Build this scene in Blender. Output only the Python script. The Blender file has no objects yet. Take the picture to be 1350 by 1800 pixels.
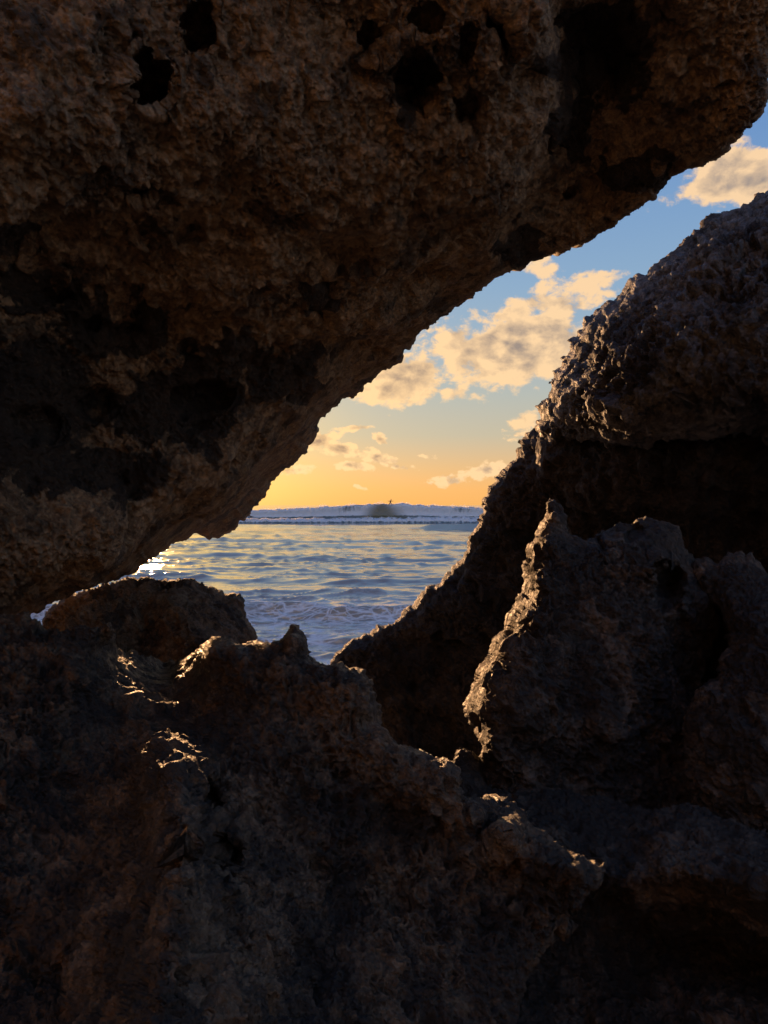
import bpy, math
import numpy as np

# ------------------------------------------------------------------ camera, sky, sun, exposure
scene = bpy.context.scene
EYE = 3.5            # eye height above the sea (m)
FPX = 1350.0         # focal length in photo pixels (photo 1350 x 1800)
HOR = 888.0          # photo row of the horizon
SUN_AZ = math.radians(-17.2)   # left of straight ahead (+Y)
SUN_EL = math.radians(3.8)

cam_d = bpy.data.cameras.new('camera')
cam = bpy.data.objects.new('camera', cam_d)
scene.collection.objects.link(cam)
cam.location = (0, 0, EYE)
cam.rotation_euler = (math.radians(90), 0, 0)
cam_d.sensor_fit = 'HORIZONTAL'
cam_d.angle = 2 * math.atan(675 / FPX)
cam_d.shift_y = -(900 - HOR) / 1350.0
cam_d.clip_start = 0.05
cam_d.clip_end = 30000
scene.camera = cam

scene.render.engine = 'CYCLES'
scene.cycles.use_denoising = True
try:
    scene.cycles.denoiser = 'OPENIMAGEDENOISE'
except Exception:
    pass
scene.cycles.denoising_prefilter = 'FAST'
scene.cycles.max_bounces = 6
scene.cycles.diffuse_bounces = 2
scene.cycles.glossy_bounces = 3
scene.cycles.sample_clamp_indirect = 4.0
scene.cycles.blur_glossy = 1.0
scene.view_settings.view_transform = 'Standard'
scene.view_settings.look = 'None'
scene.view_settings.exposure = 1.2
scene.view_settings.gamma = 1.0
scene.view_settings.use_curve_mapping = False

sun_d = bpy.data.lights.new('sun', 'SUN')
sun = bpy.data.objects.new('sun', sun_d)
scene.collection.objects.link(sun)
sun_d.energy = 4.0
sun_d.angle = math.radians(0.6)
sun_d.color = (1.0, 0.53, 0.23)
sun.location = (-20, 90, 8)
# a sun lamp shines along its local -Z; aim it from (az, el) towards the origin
from mathutils import Vector
sdir = Vector((math.sin(SUN_AZ) * math.cos(SUN_EL), math.cos(SUN_AZ) * math.cos(SUN_EL), math.sin(SUN_EL)))
sun.rotation_euler = sdir.to_track_quat('Z', 'Y').to_euler()


class NT:
    """small helper for building node trees"""
    def __init__(self, tree):
        self.t = tree
    def n(self, typ, **kw):
        nd = self.t.nodes.new(typ)
        for k, v in kw.items():
            setattr(nd, k, v)
        return nd
    def link(self, a, b):
        self.t.links.new(a, b)
    def put(self, sock, v):
        if isinstance(v, bpy.types.NodeSocket):
            self.link(v, sock)
        else:
            sock.default_value = v
    def m(self, op, a, b=None, c=None, clamp=False):
        nd = self.n('ShaderNodeMath', operation=op, use_clamp=clamp)
        self.put(nd.inputs[0], a)
        if b is not None: self.put(nd.inputs[1], b)
        if c is not None: self.put(nd.inputs[2], c)
        return nd.outputs[0]
    def v(self, op, a, b=None):
        nd = self.n('ShaderNodeVectorMath', operation=op)
        self.put(nd.inputs[0], a)
        if b is not None: self.put(nd.inputs[1], b)
        return nd.outputs['Value'] if op in ('DOT_PRODUCT', 'LENGTH') else nd.outputs[0]
    def noise(self, vec, scale, detail=4, rough=.5, dist=0., lac=2.):
        nd = self.n('ShaderNodeTexNoise')
        self.put(nd.inputs['Vector'], vec)
        nd.inputs['Scale'].default_value = scale
        nd.inputs['Detail'].default_value = detail
        nd.inputs['Roughness'].default_value = rough
        nd.inputs['Lacunarity'].default_value = lac
        nd.inputs['Distortion'].default_value = dist
        return nd.outputs[0]
    def voro(self, vec, scale, feature='F1'):
        nd = self.n('ShaderNodeTexVoronoi', feature=feature)
        self.put(nd.inputs['Vector'], vec)
        nd.inputs['Scale'].default_value = scale
        return nd.outputs['Distance']
    def rng(self, x, a, b, c=0., d=1., smooth=True):
        nd = self.n('ShaderNodeMapRange', interpolation_type='SMOOTHSTEP' if smooth else 'LINEAR')
        self.put(nd.inputs[0], x)
        for i, q in enumerate((a, b, c, d)):
            nd.inputs[i + 1].default_value = q
        return nd.outputs[0]
    def mix(self, f, a, b, blend='MIX'):
        nd = self.n('ShaderNodeMix', data_type='RGBA', blend_type=blend)
        self.put(nd.inputs[0], f)
        self.put(nd.inputs[6], a if isinstance(a, bpy.types.NodeSocket) else (*a, 1))
        self.put(nd.inputs[7], b if isinstance(b, bpy.types.NodeSocket) else (*b, 1))
        return nd.outputs[2]


def build_world():
    w = bpy.data.worlds.new('World')
    scene.world = w
    w.use_nodes = True
    t = w.node_tree
    t.nodes.clear()
    g = NT(t)
    sky = g.n('ShaderNodeTexSky', sky_type='NISHITA')
    sky.sun_disc = False
    sky.sun_elevation = SUN_EL
    sky.sun_rotation = SUN_AZ
    sky.altitude = 0
    sky.air_density = 1.0
    sky.dust_density = 1.6
    sky.ozone_density = 2.0
    tc = g.n('ShaderNodeTexCoord').outputs['Generated']
    d = g.v('NORMALIZE', tc)
    sep = g.n('ShaderNodeSeparateXYZ'); g.link(d, sep.inputs[0])
    X, Y, Z = sep.outputs
    # cumulus banks: centre and size as directions of the sky (tangent units ahead of the viewer), tilt
    def direc(px, py):
        return ((px - 675) / FPX, (HOR - py) / FPX)
    banks = [  # px, py, half width, half height, tilt deg, weight
        (885, 610, 175, 78, 12, 1.0), (720, 665, 110, 52, 10, 1.0), (985, 525, 115, 40, 8, .9),
        (800, 690, 75, 22, -8, .75), (940, 470, 60, 24, -10, .75), (890, 560, 95, 45, 20, .85),
        (560, 776, 46, 15, 10, .9), (604, 790, 60, 17, -10, .95), (660, 803, 52, 13, -12, .95), (706, 820, 34, 8, -10, .85), (618, 818, 40, 10, -5, .9), (520, 826, 42, 12, 5, .9),
        (668, 771, 20, 12, -25, .9), (632, 752, 40, 7, 5, .75), (752, 802, 44, 7, -5, .7), (798, 842, 44, 14, 10, .82), (852, 828, 46, 15, 15, .82), (772, 850, 40, 6, 0, .7), (632, 856, 16, 5, -15, .75),
        (925, 745, 40, 26, 30, .7), (480, 790, 50, 16, 0, .9),
        (1290, 315, 110, 55, 15, 1.0), (1150, 375, 35, 12, 0, .45), (640, 690, 60, 22, 10, .6),
    ]
    yi = g.m('DIVIDE', 1.0, g.m('MAXIMUM', Y, 0.05))
    U = g.m('MULTIPLY', X, yi)
    V = g.m('MULTIPLY', Z, yi)
    front = g.rng(Y, 0.55, 0.8)
    M = None
    for px, py, hw, hh, tilt, wt in banks:
        cu, cv = direc(px, py)
        a = math.radians(tilt)
        du = g.m('SUBTRACT', U, cu); dv = g.m('SUBTRACT', V, cv)
        r = g.m('ADD', g.m('MULTIPLY', du, math.cos(a) / (hw / FPX)), g.m('MULTIPLY', dv, math.sin(a) / (hw / FPX)))
        s = g.m('ADD', g.m('MULTIPLY', du, -math.sin(a) / (hh / FPX)), g.m('MULTIPLY', dv, math.cos(a) / (hh / FPX)))
        e = g.m('ADD', g.m('MULTIPLY', r, r), g.m('MULTIPLY', s, s))
        k = g.m('MULTIPLY', g.m('POWER', 2.718, g.m('MULTIPLY', e, -0.7)), wt)
        M = k if M is None else g.m('MAXIMUM', M, k)
    M = g.m('MULTIPLY', M, front)
    # the rest of the sky carries the same scattered cumulus
    scl = g.n('ShaderNodeMapping'); g.link(d, scl.inputs[0]); scl.inputs['Scale'].default_value = (1, 1, 2.2)
    wide = g.rng(g.noise(scl.outputs[0], 2.4, 3, .5), .52, .72)
    wide = g.m('MULTIPLY', wide, g.m('SUBTRACT', 1.0, front))
    M = g.m('MAXIMUM', M, wide)

    def density(vec):
        mp = g.n('ShaderNodeMapping'); g.link(vec, mp.inputs[0]); mp.inputs['Scale'].default_value = (1, 1, 1.5)
        big = g.noise(mp.outputs[0], 11, 3, .5, .2)
        wob = g.n('ShaderNodeTexNoise'); g.link(mp.outputs[0], wob.inputs['Vector']); wob.inputs['Scale'].default_value = 30; wob.inputs['Detail'].default_value = 5
        wv = g.v('ADD', mp.outputs[0], g.v('MULTIPLY', wob.outputs['Color'], (.022, .022, .022)))
        def fluff(q):                                        # clouds look smaller towards the horizon
            fine = g.noise(mp.outputs[0], 30 * q, 10, .66, .25)
            return g.m('ADD', g.m('MULTIPLY', fine, .52), g.m('ADD', g.m('MULTIPLY', g.m('SUBTRACT', .5, g.voro(wv, 26 * q)), .20), g.m('MULTIPLY', g.m('SUBTRACT', .5, g.voro(wv, 62 * q)), .11)))
        near_f, far_f = fluff(1.0), fluff(1.9)
        hi = g.rng(Z, .08, .16)
        fl = g.m('ADD', g.m('MULTIPLY', near_f, hi), g.m('MULTIPLY', far_f, g.m('SUBTRACT', 1.0, hi)))
        n = g.m('ADD', g.m('MULTIPLY', big, .5), fl)
        return g.m('ADD', g.m('ADD', n, .05), g.m('MULTIPLY', M, .50))
    den = density(d)
    toward = g.v('ADD', d, (-0.014, 0.0, -0.006))
    den2 = density(toward)
    alpha = g.rng(g.m('ADD', den, g.m('MULTIPLY', g.m('SUBTRACT', g.noise(d, 110, 6, .65), .5), .10)), .79, .91)
    mid = g.v('ADD', d, (-.006, 0, .008))
    core = g.m('ADD', g.m('MULTIPLY', g.noise(mid, 16, 3, .5, .3), .55), g.m('MULTIPLY', M, .62))
    thick = g.m('MULTIPLY', g.rng(core, .62, .95), g.rng(den, .84, 1.02))
    relief = g.m('SUBTRACT', den2, den)
    tiny = g.m('SUBTRACT', g.noise(d, 75, 6, .6, .3), .5)
    shade = g.m('ADD', g.m('ADD', g.m('MULTIPLY', thick, .62), g.m('MULTIPLY', relief, 3.4)), g.m('MULTIPLY', tiny, .15), clamp=True)
    # light that reaches the clouds is warm, most of all towards the sun
    ang = g.v('DOT_PRODUCT', d, tuple(sdir))
    glow = g.m('POWER', g.m('MAXIMUM', ang, 0.0), 14)
    lit = g.mix(glow, (1.0, 0.68, 0.38), (1.3, 0.82, 0.36))
    dark = g.mix(glow, (0.33, 0.27, 0.235), (0.52, 0.31, 0.16))
    ccol = g.mix(shade, lit, dark)
    bgc = g.n('ShaderNodeBackground'); g.link(ccol, bgc.inputs[0]); bgc.inputs[1].default_value = CLOUD_STRENGTH
    # golden-hour colour balance over the physical sky: bands by height, turning from the sunset side to the far side
    def lin(c):
        return tuple((x / 255 / 12.92 if x < 11 else ((x / 255 + .055) / 1.055) ** 2.4) * SKY_GAIN for x in c)
    def ramp(stops):
        r = g.n('ShaderNodeValToRGB'); el = r.color_ramp.elements
        while len(el) < len(stops): el.new(.5)
        for e, (p, c) in zip(el, stops):
            e.position = p; e.color = (*lin(c), 1)
        g.link(Z, r.inputs[0])
        return r.outputs[0]
    west = ramp([(0, (249, 183, 104)), (.02, (248, 185, 112)), (.05, (228, 186, 134)), (.09, (196, 186, 162)), (.14, (180, 185, 178)), (.2, (158, 179, 194)),
                 (.27, (140, 172, 202)), (.34, (126, 162, 202)), (.42, (106, 147, 200)), (.6, (70, 106, 170)), (1, (60, 90, 146))])
    east = ramp([(0, (206, 200, 204)), (.08, (204, 198, 208)), (.2, (176, 188, 210)), (.4, (118, 153, 204)), (1, (60, 90, 146))])
    hd = g.v('NORMALIZE', g.v('MULTIPLY', d, (1, 1, 0)))
    side = g.rng(g.v('DOT_PRODUCT', hd, (math.sin(SUN_AZ), math.cos(SUN_AZ), 0)), -.5, .75)
    grade = g.mix(side, east, west)
    halo = g.m('MULTIPLY', g.m('POWER', g.m('MAXIMUM', ang, 0.0), 70), .9)
    grade = g.mix(halo, grade, lin((255, 220, 128)))
    skyc = g.mix(.94, sky.outputs[0], grade)
    bgs = g.n('ShaderNodeBackground'); g.link(skyc, bgs.inputs[0]); bgs.inputs[1].default_value = SKY_STRENGTH
    mx = g.n('ShaderNodeMixShader')
    above = g.rng(Z, 0.004, 0.03)
    g.link(g.m('MULTIPLY', g.m('MULTIPLY', alpha, .94), above), mx.inputs[0])
    g.link(bgs.outputs[0], mx.inputs[1]); g.link(bgc.outputs[0], mx.inputs[2])
    out = g.n('ShaderNodeOutputWorld'); g.link(mx.outputs[0], out.inputs[0])


SKY_STRENGTH = 0.10
SKY_GAIN = 10 / 2 ** scene.view_settings.exposure * 1.0
CLOUD_STRENGTH = 1.0 / 2 ** scene.view_settings.exposure
build_world()


# ------------------------------------------------------------------ numeric noise
def _hash(x, y, z, seed):
    with np.errstate(over='ignore'):
        h = (x.astype(np.uint32) * np.uint32(374761393) + y.astype(np.uint32) * np.uint32(668265263)
             + z.astype(np.uint32) * np.uint32(2246822519) + np.uint32((seed * 3266489917) & 0xffffffff))
        h = (h ^ (h >> np.uint32(13))) * np.uint32(1274126177)
        h = (h ^ (h >> np.uint32(16))) * np.uint32(2654435761)
        return h ^ (h >> np.uint32(15))


def _r3(h):
    k = np.float32(1 / 1023.0)
    return ((h & np.uint32(1023)).astype(np.float32) * k, ((h >> np.uint32(10)) & np.uint32(1023)).astype(np.float32) * k,
            ((h >> np.uint32(20)) & np.uint32(1023)).astype(np.float32) * k)


def perlin(P, seed=0):
    P = P.astype(np.float32)
    F = np.floor(P); f = P - F; I = F.astype(np.int32)
    u = f * f * f * (f * (f * 6 - 15) + 10)
    out = np.zeros(len(P), np.float32)
    for dx in (0, 1):
        wx = u[:, 0] if dx else 1 - u[:, 0]
        for dy in (0, 1):
            wy = u[:, 1] if dy else 1 - u[:, 1]
            for dz in (0, 1):
                wz = u[:, 2] if dz else 1 - u[:, 2]
                a, b, c = _r3(_hash(I[:, 0] + dx, I[:, 1] + dy, I[:, 2] + dz, seed))
                out += wx * wy * wz * ((a - .5) * (f[:, 0] - dx) + (b - .5) * (f[:, 1] - dy) + (c - .5) * (f[:, 2] - dz))
    return out * 2.6


def fbm(P, octs, seed=0, gain=.5, ridged=False):
    o = np.zeros(len(P), np.float32); a = 1.; s = 1.
    for k in range(octs):
        n = perlin(P * s + 17.3 * k, seed + k)
        o += a * ((0.45 - np.abs(n)) if ridged else n)
        a *= gain; s *= 2.03
    return o


def worley(P, seed=0):
    P = P.astype(np.float32)
    F = np.floor(P); f = P - F; I = F.astype(np.int32)
    f1 = np.full(len(P), 9, np.float32); f2 = f1.copy(); cid = np.zeros(len(P), np.float32)
    for dx in (-1, 0, 1):
        for dy in (-1, 0, 1):
            for dz in (-1, 0, 1):
                h = _hash(I[:, 0] + dx, I[:, 1] + dy, I[:, 2] + dz, seed)
                a, b, c = _r3(h)
                d = (a + (dx - f[:, 0])) ** 2 + (b + (dy - f[:, 1])) ** 2 + (c + (dz - f[:, 2])) ** 2
                near = d < f1
                f2 = np.where(near, f1, np.minimum(f2, d))
                cid = np.where(near, ((h >> np.uint32(5)) & np.uint32(4095)).astype(np.float32) / 4095, cid)
                f1 = np.where(near, d, f1)
    return np.sqrt(f1), np.sqrt(f2), cid


def sstep(a, b, x):
    t = np.clip((x - a) / (b - a), 0, 1)
    return t * t * (3 - 2 * t)


def vnormals(V, Fq):
    a, b, c, d = (V[Fq[:, i]] for i in range(4))
    n = np.cross(c - a, d - b)
    N = np.zeros_like(V)
    for i in range(4):
        for k in range(3):
            N[:, k] += np.bincount(Fq[:, i], weights=n[:, k], minlength=len(V))
    L = np.linalg.norm(N, axis=1, keepdims=True)
    return N / np.maximum(L, 1e-12)


def mesh_obj(name, V, F, mat, origin=None, parent=None, smooth=True):
    """one mesh object from numpy quads; the object's origin is put at the thing's base"""
    if origin is None:
        origin = ((V[:, 0].min() + V[:, 0].max()) / 2, (V[:, 1].min() + V[:, 1].max()) / 2, V[:, 2].min())
    V = V - np.array(origin)
    me = bpy.data.meshes.new(name)
    n, m = len(V), len(F)
    k = F.shape[1]
    me.vertices.add(n); me.vertices.foreach_set('co', V.astype(np.float32).ravel())
    me.loops.add(m * k); me.loops.foreach_set('vertex_index', F.astype(np.int32).ravel())
    me.polygons.add(m)
    me.polygons.foreach_set('loop_start', np.arange(0, m * k, k, dtype=np.int32))
    me.update(calc_edges=True)
    if smooth:
        me.polygons.foreach_set('use_smooth', np.ones(m, bool))
    me.validate(clean_customdata=False)
    me.materials.append(mat)
    ob = bpy.data.objects.new(name, me)
    ob.location = origin
    scene.collection.objects.link(ob)
    if parent is not None:
        ob.parent = parent
    return ob


def tag(o, label=None, cat=None, group=None, kind=None):
    for k, v in (('label', label), ('category', cat), ('group', group), ('kind', kind)):
        if v: o[k] = v
    return o


# ------------------------------------------------------------------ materials
def rock_material(name, pale, brown, black, cell, black_amt=.5, wet=.3, tint=None, bump=.85):
    m = bpy.data.materials.new(name); m.use_nodes = True
    t = m.node_tree; t.nodes.clear(); g = NT(t)
    co = g.n('ShaderNodeTexCoord').outputs['Object']
    k = 1.0 / cell
    a = g.noise(co, k * .10, 5, .6, .4)
    b = g.noise(co, k * .35, 6, .65, .2)
    c = g.noise(co, k * 1.6, 5, .7)
    col = g.mix(g.rng(b, .38, .62), brown, pale)
    col = g.mix(g.m('MULTIPLY', g.rng(c, .45, .75), .55), col, tuple(x * 1.5 for x in pale))
    crust_and_shade = g.m('ADD', g.m('MULTIPLY', a, .7), g.m('MULTIPLY', b, .45))
    col = g.mix(g.m('MULTIPLY', g.rng(crust_and_shade, .66 - .2 * black_amt, .74 - .2 * black_amt), .85), col, black)
    if tint:
        col = g.mix(g.rng(g.noise(co, k * .22, 4, .6), .55, .7), col, tint)
    # grains of different shade, black lichen crusts and painted shade, specks of salt and shell
    vg = g.n('ShaderNodeTexVoronoi'); g.link(g.v('ADD', co, g.v('MULTIPLY', g.n('ShaderNodeTexNoise').outputs['Color'], (cell, cell, cell))), vg.inputs['Vector']); vg.inputs['Scale'].default_value = k * 1.5
    sp = g.n('ShaderNodeSeparateXYZ'); g.link(vg.outputs['Color'], sp.inputs[0])
    grain = g.m('ADD', .45, g.m('MULTIPLY', g.m('ADD', g.m('MULTIPLY', sp.outputs[0], .55), g.m('MULTIPLY', g.noise(co, k * 3.2, 4, .7), .6)), 1.0))
    gc = g.n('ShaderNodeCombineXYZ')
    for i in range(3): g.link(grain, gc.inputs[i])
    col = g.mix(1.0, col, gc.outputs[0], 'MULTIPLY')
    stn = g.n('ShaderNodeAttribute', attribute_name='crust_and_shade').outputs['Fac']
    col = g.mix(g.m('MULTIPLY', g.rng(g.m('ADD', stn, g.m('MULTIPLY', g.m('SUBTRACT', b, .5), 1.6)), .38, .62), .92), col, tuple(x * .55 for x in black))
    col = g.mix(g.m('MULTIPLY', g.rng(g.noise(co, k * 4.5, 2, .5), .70, .76), .6), col, tuple(min(x * 2.2, .6) for x in pale))
    bs = g.n('ShaderNodeBsdfPrincipled')
    g.link(col, bs.inputs['Base Color'])
    rough = g.rng(g.noise(co, k * .5, 5, .7), .35, .65, .9, .9 - .5 * wet)
    g.link(rough, bs.inputs['Roughness'])
    bs.inputs['Specular IOR Level'].default_value = .5
    wn = g.n('ShaderNodeTexNoise'); g.link(co, wn.inputs['Vector']); wn.inputs['Scale'].default_value = k * .8; wn.inputs['Detail'].default_value = 3
    wc = g.v('ADD', co, g.v('MULTIPLY', wn.outputs['Color'], (cell * 1.3, cell * 1.3, cell * 1.3)))
    pit = g.m('MULTIPLY', g.rng(g.voro(wc, k * .95), .05, .5), g.rng(g.noise(co, k * .3, 3, .5), .38, .6))
    pit2 = g.rng(g.voro(wc, k * 2.3), .0, .55)
    h = g.m('ADD', g.m('MULTIPLY', pit, .75), g.m('MULTIPLY', pit2, .28))
    h = g.m('ADD', h, g.m('MULTIPLY', g.noise(co, k * 1.1, 9, .68, .3), 1.25))
    bp = g.n('ShaderNodeBump'); bp.inputs['Strength'].default_value = 1.0; bp.inputs['Distance'].default_value = cell * bump
    g.link(h, bp.inputs['Height']); g.link(bp.outputs[0], bs.inputs['Normal'])
    o = g.n('ShaderNodeOutputMaterial'); g.link(bs.outputs[0], o.inputs[0])
    return m


# ------------------------------------------------------------------ rocks
def unproject(px, py, dep):
    """photo position and distance ahead -> world point"""
    px = np.asarray(px, float); py = np.asarray(py, float); dep = np.asarray(dep, float)
    return np.stack([(px - 675) / FPX * dep, dep + 0 * px, EYE - (py - HOR) / FPX * dep], -1)


def poly_dist(P, A):
    """signed distance (positive inside) and nearest point on the closed polygon A"""
    B = np.roll(A, -1, 0)
    best = np.full(len(P), 1e18); near = np.zeros_like(P); inside = np.zeros(len(P), bool); nrm = np.zeros_like(P)
    orient = np.sign((A[:, 0] * B[:, 1] - B[:, 0] * A[:, 1]).sum())
    for a, b in zip(A, B):
        ab = b - a
        t = np.clip(((P - a) @ ab) / max(ab @ ab, 1e-9), 0, 1)
        q = a + t[:, None] * ab
        d = ((P - q) ** 2).sum(1)
        w = d < best
        best[w] = d[w]; near[w] = q[w]
        nrm[w] = orient * np.array([ab[1], -ab[0]]) / max(math.hypot(*ab), 1e-9)
        if a[1] != b[1]:
            c = ((a[1] > P[:, 1]) != (b[1] > P[:, 1])) & (P[:, 0] < (b[0] - a[0]) * (P[:, 1] - a[1]) / (b[1] - a[1]) + a[0])
            inside ^= c
    d = np.sqrt(best)
    return np.where(inside, d, -d), near, nrm


def axis_lines(lo, hi, f0, f1, step):
    a = []
    x = f0
    s = step
    while x > lo:
        s = min(s * 1.13, 60); x -= s; a.append(x)
    a = a[::-1]
    mid = list(np.arange(max(f0, lo), min(f1, hi) + step, step))
    b = []
    x = min(f1, hi) + step; s = step
    while x < hi:
        s = min(s * 1.13, 60); x += s; b.append(x)
    a = [q for q in a if q < mid[0] - 1e-6] if mid else a
    return np.array(a + mid + b)


def rbf_fit(C, w):
    n = len(C)
    K = np.linalg.norm(C[:, None] - C[None], axis=2)
    A = np.zeros((n + 3, n + 3)); A[:n, :n] = K - np.eye(n) * 1e-3
    A[:n, n:] = np.c_[np.ones(n), C]; A[n:, :n] = A[:n, n:].T
    return np.linalg.lstsq(A, np.r_[w, 0, 0, 0], rcond=None)[0]


def rbf_eval(C, s, Q):
    out = np.empty(len(Q))
    for i in range(0, len(Q), 60000):
        q = Q[i:i + 60000]
        K = np.sqrt(((q[:, None, :] - C[None]) ** 2).sum(2))
        out[i:i + 60000] = K @ s[:-3] + s[-3] + q @ s[-2:]
    return out


def densify(pts, gap):
    out = []
    for a, b in zip(pts[:-1], pts[1:]):
        n = max(1, int(math.hypot(b[0] - a[0], b[1] - a[1]) / gap))
        for i in range(n):
            t = i / n
            out.append(tuple(a[j] * (1 - t) + b[j] * t for j in range(3)))
    out.append(pts[-1])
    return out


def spacing(V, F):
    """longest edge round each vertex"""
    L = np.max([np.linalg.norm(V[F[:, i]] - V[F[:, (i + 1) % 4]], axis=1) for i in range(4)], axis=0)
    S = np.zeros(len(V))
    for i in range(4):
        np.maximum.at(S, F[:, i], L)
    return S


def erode(V, c, seed, S, lace=1., holes=1., chips=1., lace_mask=0.):
    """sea-worn limestone: displacement along the normal (m) for points V with mesh spacing S; c is the size of its small cells"""
    P = V.astype(np.float32)
    def fit(size): return sstep(1.1, .45, S / size).astype(np.float32)
    wv = np.stack([perlin(P / (2.2 * c) + 5.1 * i, seed + 40 + i) for i in range(3)], 1)
    W = P + wv * (1.1 * c)
    d = np.zeros(len(P), np.float32)
    f1, f2, cid = worley((P + wv * 2.5 * c) / (9. * c), seed + 2)      # broken faces and chips
    d += chips * 2.6 * c * (cid - .5) * sstep(0, .16, f2 - f1) * fit(4 * c)
    f1, f2, cid = worley(W / (6.5 * c), seed + 3)                      # scattered holes
    rad = .16 + .34 * ((cid * 7.13) % 1.0)
    on = (cid < .36).astype(np.float32)
    d -= holes * 2.1 * c * on * sstep(rad, rad * .4, f1) * fit(2.2 * c)
    f1, f2, cid = worley(W / (2.4 * c), seed + 5)                      # knobbly pockets
    d -= holes * 0.6 * c * (cid < .5) * sstep(.5, .12, f1) * fit(1.3 * c)
    d += 1.0 * c * fbm(P / (3.6 * c), 3, seed + 9, .5, ridged=True) * fit(2 * c)
    mask = np.clip(.8 + lace_mask * 2.5 * perlin(P / (16 * c), seed + 77), 0, 1.5) * lace
    f1, f2, cid = worley(W / (1.15 * c), seed + 11)                    # net of thin ridges
    d -= mask * .5 * c * sstep(.0, .5, f2 - f1) * (.5 + cid) * fit(.7 * c)
    d += .5 * c * fbm(P / (.8 * c), 2, seed + 15, .5) * fit(.6 * c)
    return d


def rock(name, outline, ctrl, mat, cell, seed, step=2.3, R=.12, thick=.6, broad=.05, broad_len=.6,
         lace=1., holes=1., lace_mask=.5, jag=5., chips=1., lab=None, cat='rock', frame=(-25, 1375, -25, 1825), pits=(), stains_and_shade=(), teeth=5., teeth_len=11.):
    ol = densify(outline + [outline[0]], 14)[:-1]
    A = np.array([(p[0], p[1]) for p in ol]); AD = np.array([p[2] for p in ol])
    # ragged outline
    if jag:
        q = np.c_[A / 46., np.full(len(A), seed * 3.7)]
        j = np.stack([perlin(q, seed) + .6 * perlin(q * 2.1, seed + 1), perlin(q + 31, seed) + .6 * perlin(q * 2.1 + 9, seed + 2)], 1)
        A = A + jag * 2 * j
    # smooth front sheet through outline and control points (inverse distance is linear on a plane)
    keep = [0]
    for i in range(1, len(A)):
        if np.hypot(*(A[i] - A[keep[-1]])) > 55: keep.append(i)
    C = np.r_[A[keep], [(p[0], p[1]) for p in ctrl]]
    w = 1 / np.r_[AD[keep], [p[2] for p in ctrl]]
    S = rbf_fit(C, w)
    xs = axis_lines(A[:, 0].min() - 4, A[:, 0].max() + 4, frame[0], frame[1], step)
    ys = axis_lines(A[:, 1].min() - 4, A[:, 1].max() + 4, frame[2], frame[3], step)
    GX, GY = np.meshgrid(xs, ys)
    P = np.c_[GX.ravel(), GY.ravel()]
    nx, ny = len(xs), len(ys)
    sd, near, out = poly_dist(P, A)
    cellsz = np.maximum(np.gradient(xs)[None, :], np.gradient(ys)[:, None]).ravel()
    ok = (sd > -.35 * cellsz).reshape(ny, nx)
    idx = np.arange(nx * ny).reshape(ny, nx)
    q = ok[:-1, :-1] & ok[1:, :-1] & ok[:-1, 1:] & ok[1:, 1:]
    F = np.stack([idx[:-1, :-1][q], idx[1:, :-1][q], idx[1:, 1:][q], idx[:-1, 1:][q]], 1)
    used = np.unique(F)
    remap = np.full(nx * ny, -1); remap[used] = np.arange(len(used))
    F = remap[F]; P = P[used]; sd = sd[used]; near = near[used]; out = out[used]
    # boundary loop edges
    E = np.concatenate([F[:, [i, (i + 1) % 4]] for i in range(4)])
    key = np.minimum(E[:, 0], E[:, 1]).astype(np.int64) * (len(P) + 1) + np.maximum(E[:, 0], E[:, 1])
    u, inv, cnt = np.unique(key, return_inverse=True, return_counts=True)
    BE = E[cnt[inv] == 1]
    bv = np.unique(BE)
    P[bv] = near[bv]; sd[bv] = 0
    for _ in range(4):                           # even out the rim
        acc = np.zeros_like(P); cn = np.zeros(len(P))
        for i in (0, 1):
            for k in (0, 1):
                acc[:, k] += np.bincount(BE[:, i], weights=P[BE[:, 1 - i], k], minlength=len(P))
            cn += np.bincount(BE[:, i], minlength=len(P))
        P[bv] = .5 * P[bv] + .5 * acc[bv] / cn[bv][:, None]
    # small teeth and knobs along the rim
    kp = np.c_[near / teeth_len, np.full(len(P), seed + .5)]
    tn = perlin(kp / 2.3, seed + 81) * 1.1 + perlin(kp, seed + 82) * .9 + 2.2 * np.maximum(perlin(kp * 1.3, seed + 83) - .18, 0) + .5 * perlin(kp * 2.2, seed + 84)
    P0 = P
    P = P + out * (teeth * tn * np.exp(-np.maximum(sd, 0) / (3 * teeth + 5)))[:, None]
    dep = 1 / np.clip(rbf_eval(C, S, P0), 1 / 9., 1 / .55)
    Rp = R / dep * FPX
    t = np.clip(sd / Rp, 0, 1)
    front = dep - R * np.sqrt(np.clip(1 - (1 - t) ** 2, 0, 1))
    if pits:                                     # single hollows worn into the face: place, half sizes, depth (m)
        wob = np.stack([perlin(np.c_[P / 30., np.full(len(P), 3.3 + seed)], seed + 91), perlin(np.c_[P / 30., np.full(len(P), 8.3)], seed + 92)], 1) * 16
        for hx, hy, rx, ry, hd in pits:
            r = np.hypot((P[:, 0] + wob[:, 0] - hx) / rx, (P[:, 1] + wob[:, 1] - hy) / ry)
            front = front + hd * sstep(1.12, .55, r)
    V = unproject(P[:, 0], P[:, 1], front)
    # back: the rim turns round and runs away from the viewer, then closes
    cen = P[bv].mean(0)
    bdep = dep[bv]
    rings = [(.0035, .06), (.012, .16), (.03, .32), (.07, .55), (.16, .8), (.34, 1.0), (.62, 1.05), (.97, 1.05)]
    allV = [V]; faces = [F]; nf, mf = len(V), len(F)
    m_of = np.full(len(P), -1); m_of[bv] = np.arange(len(bv))
    prev = bv; base = len(V)
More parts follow.
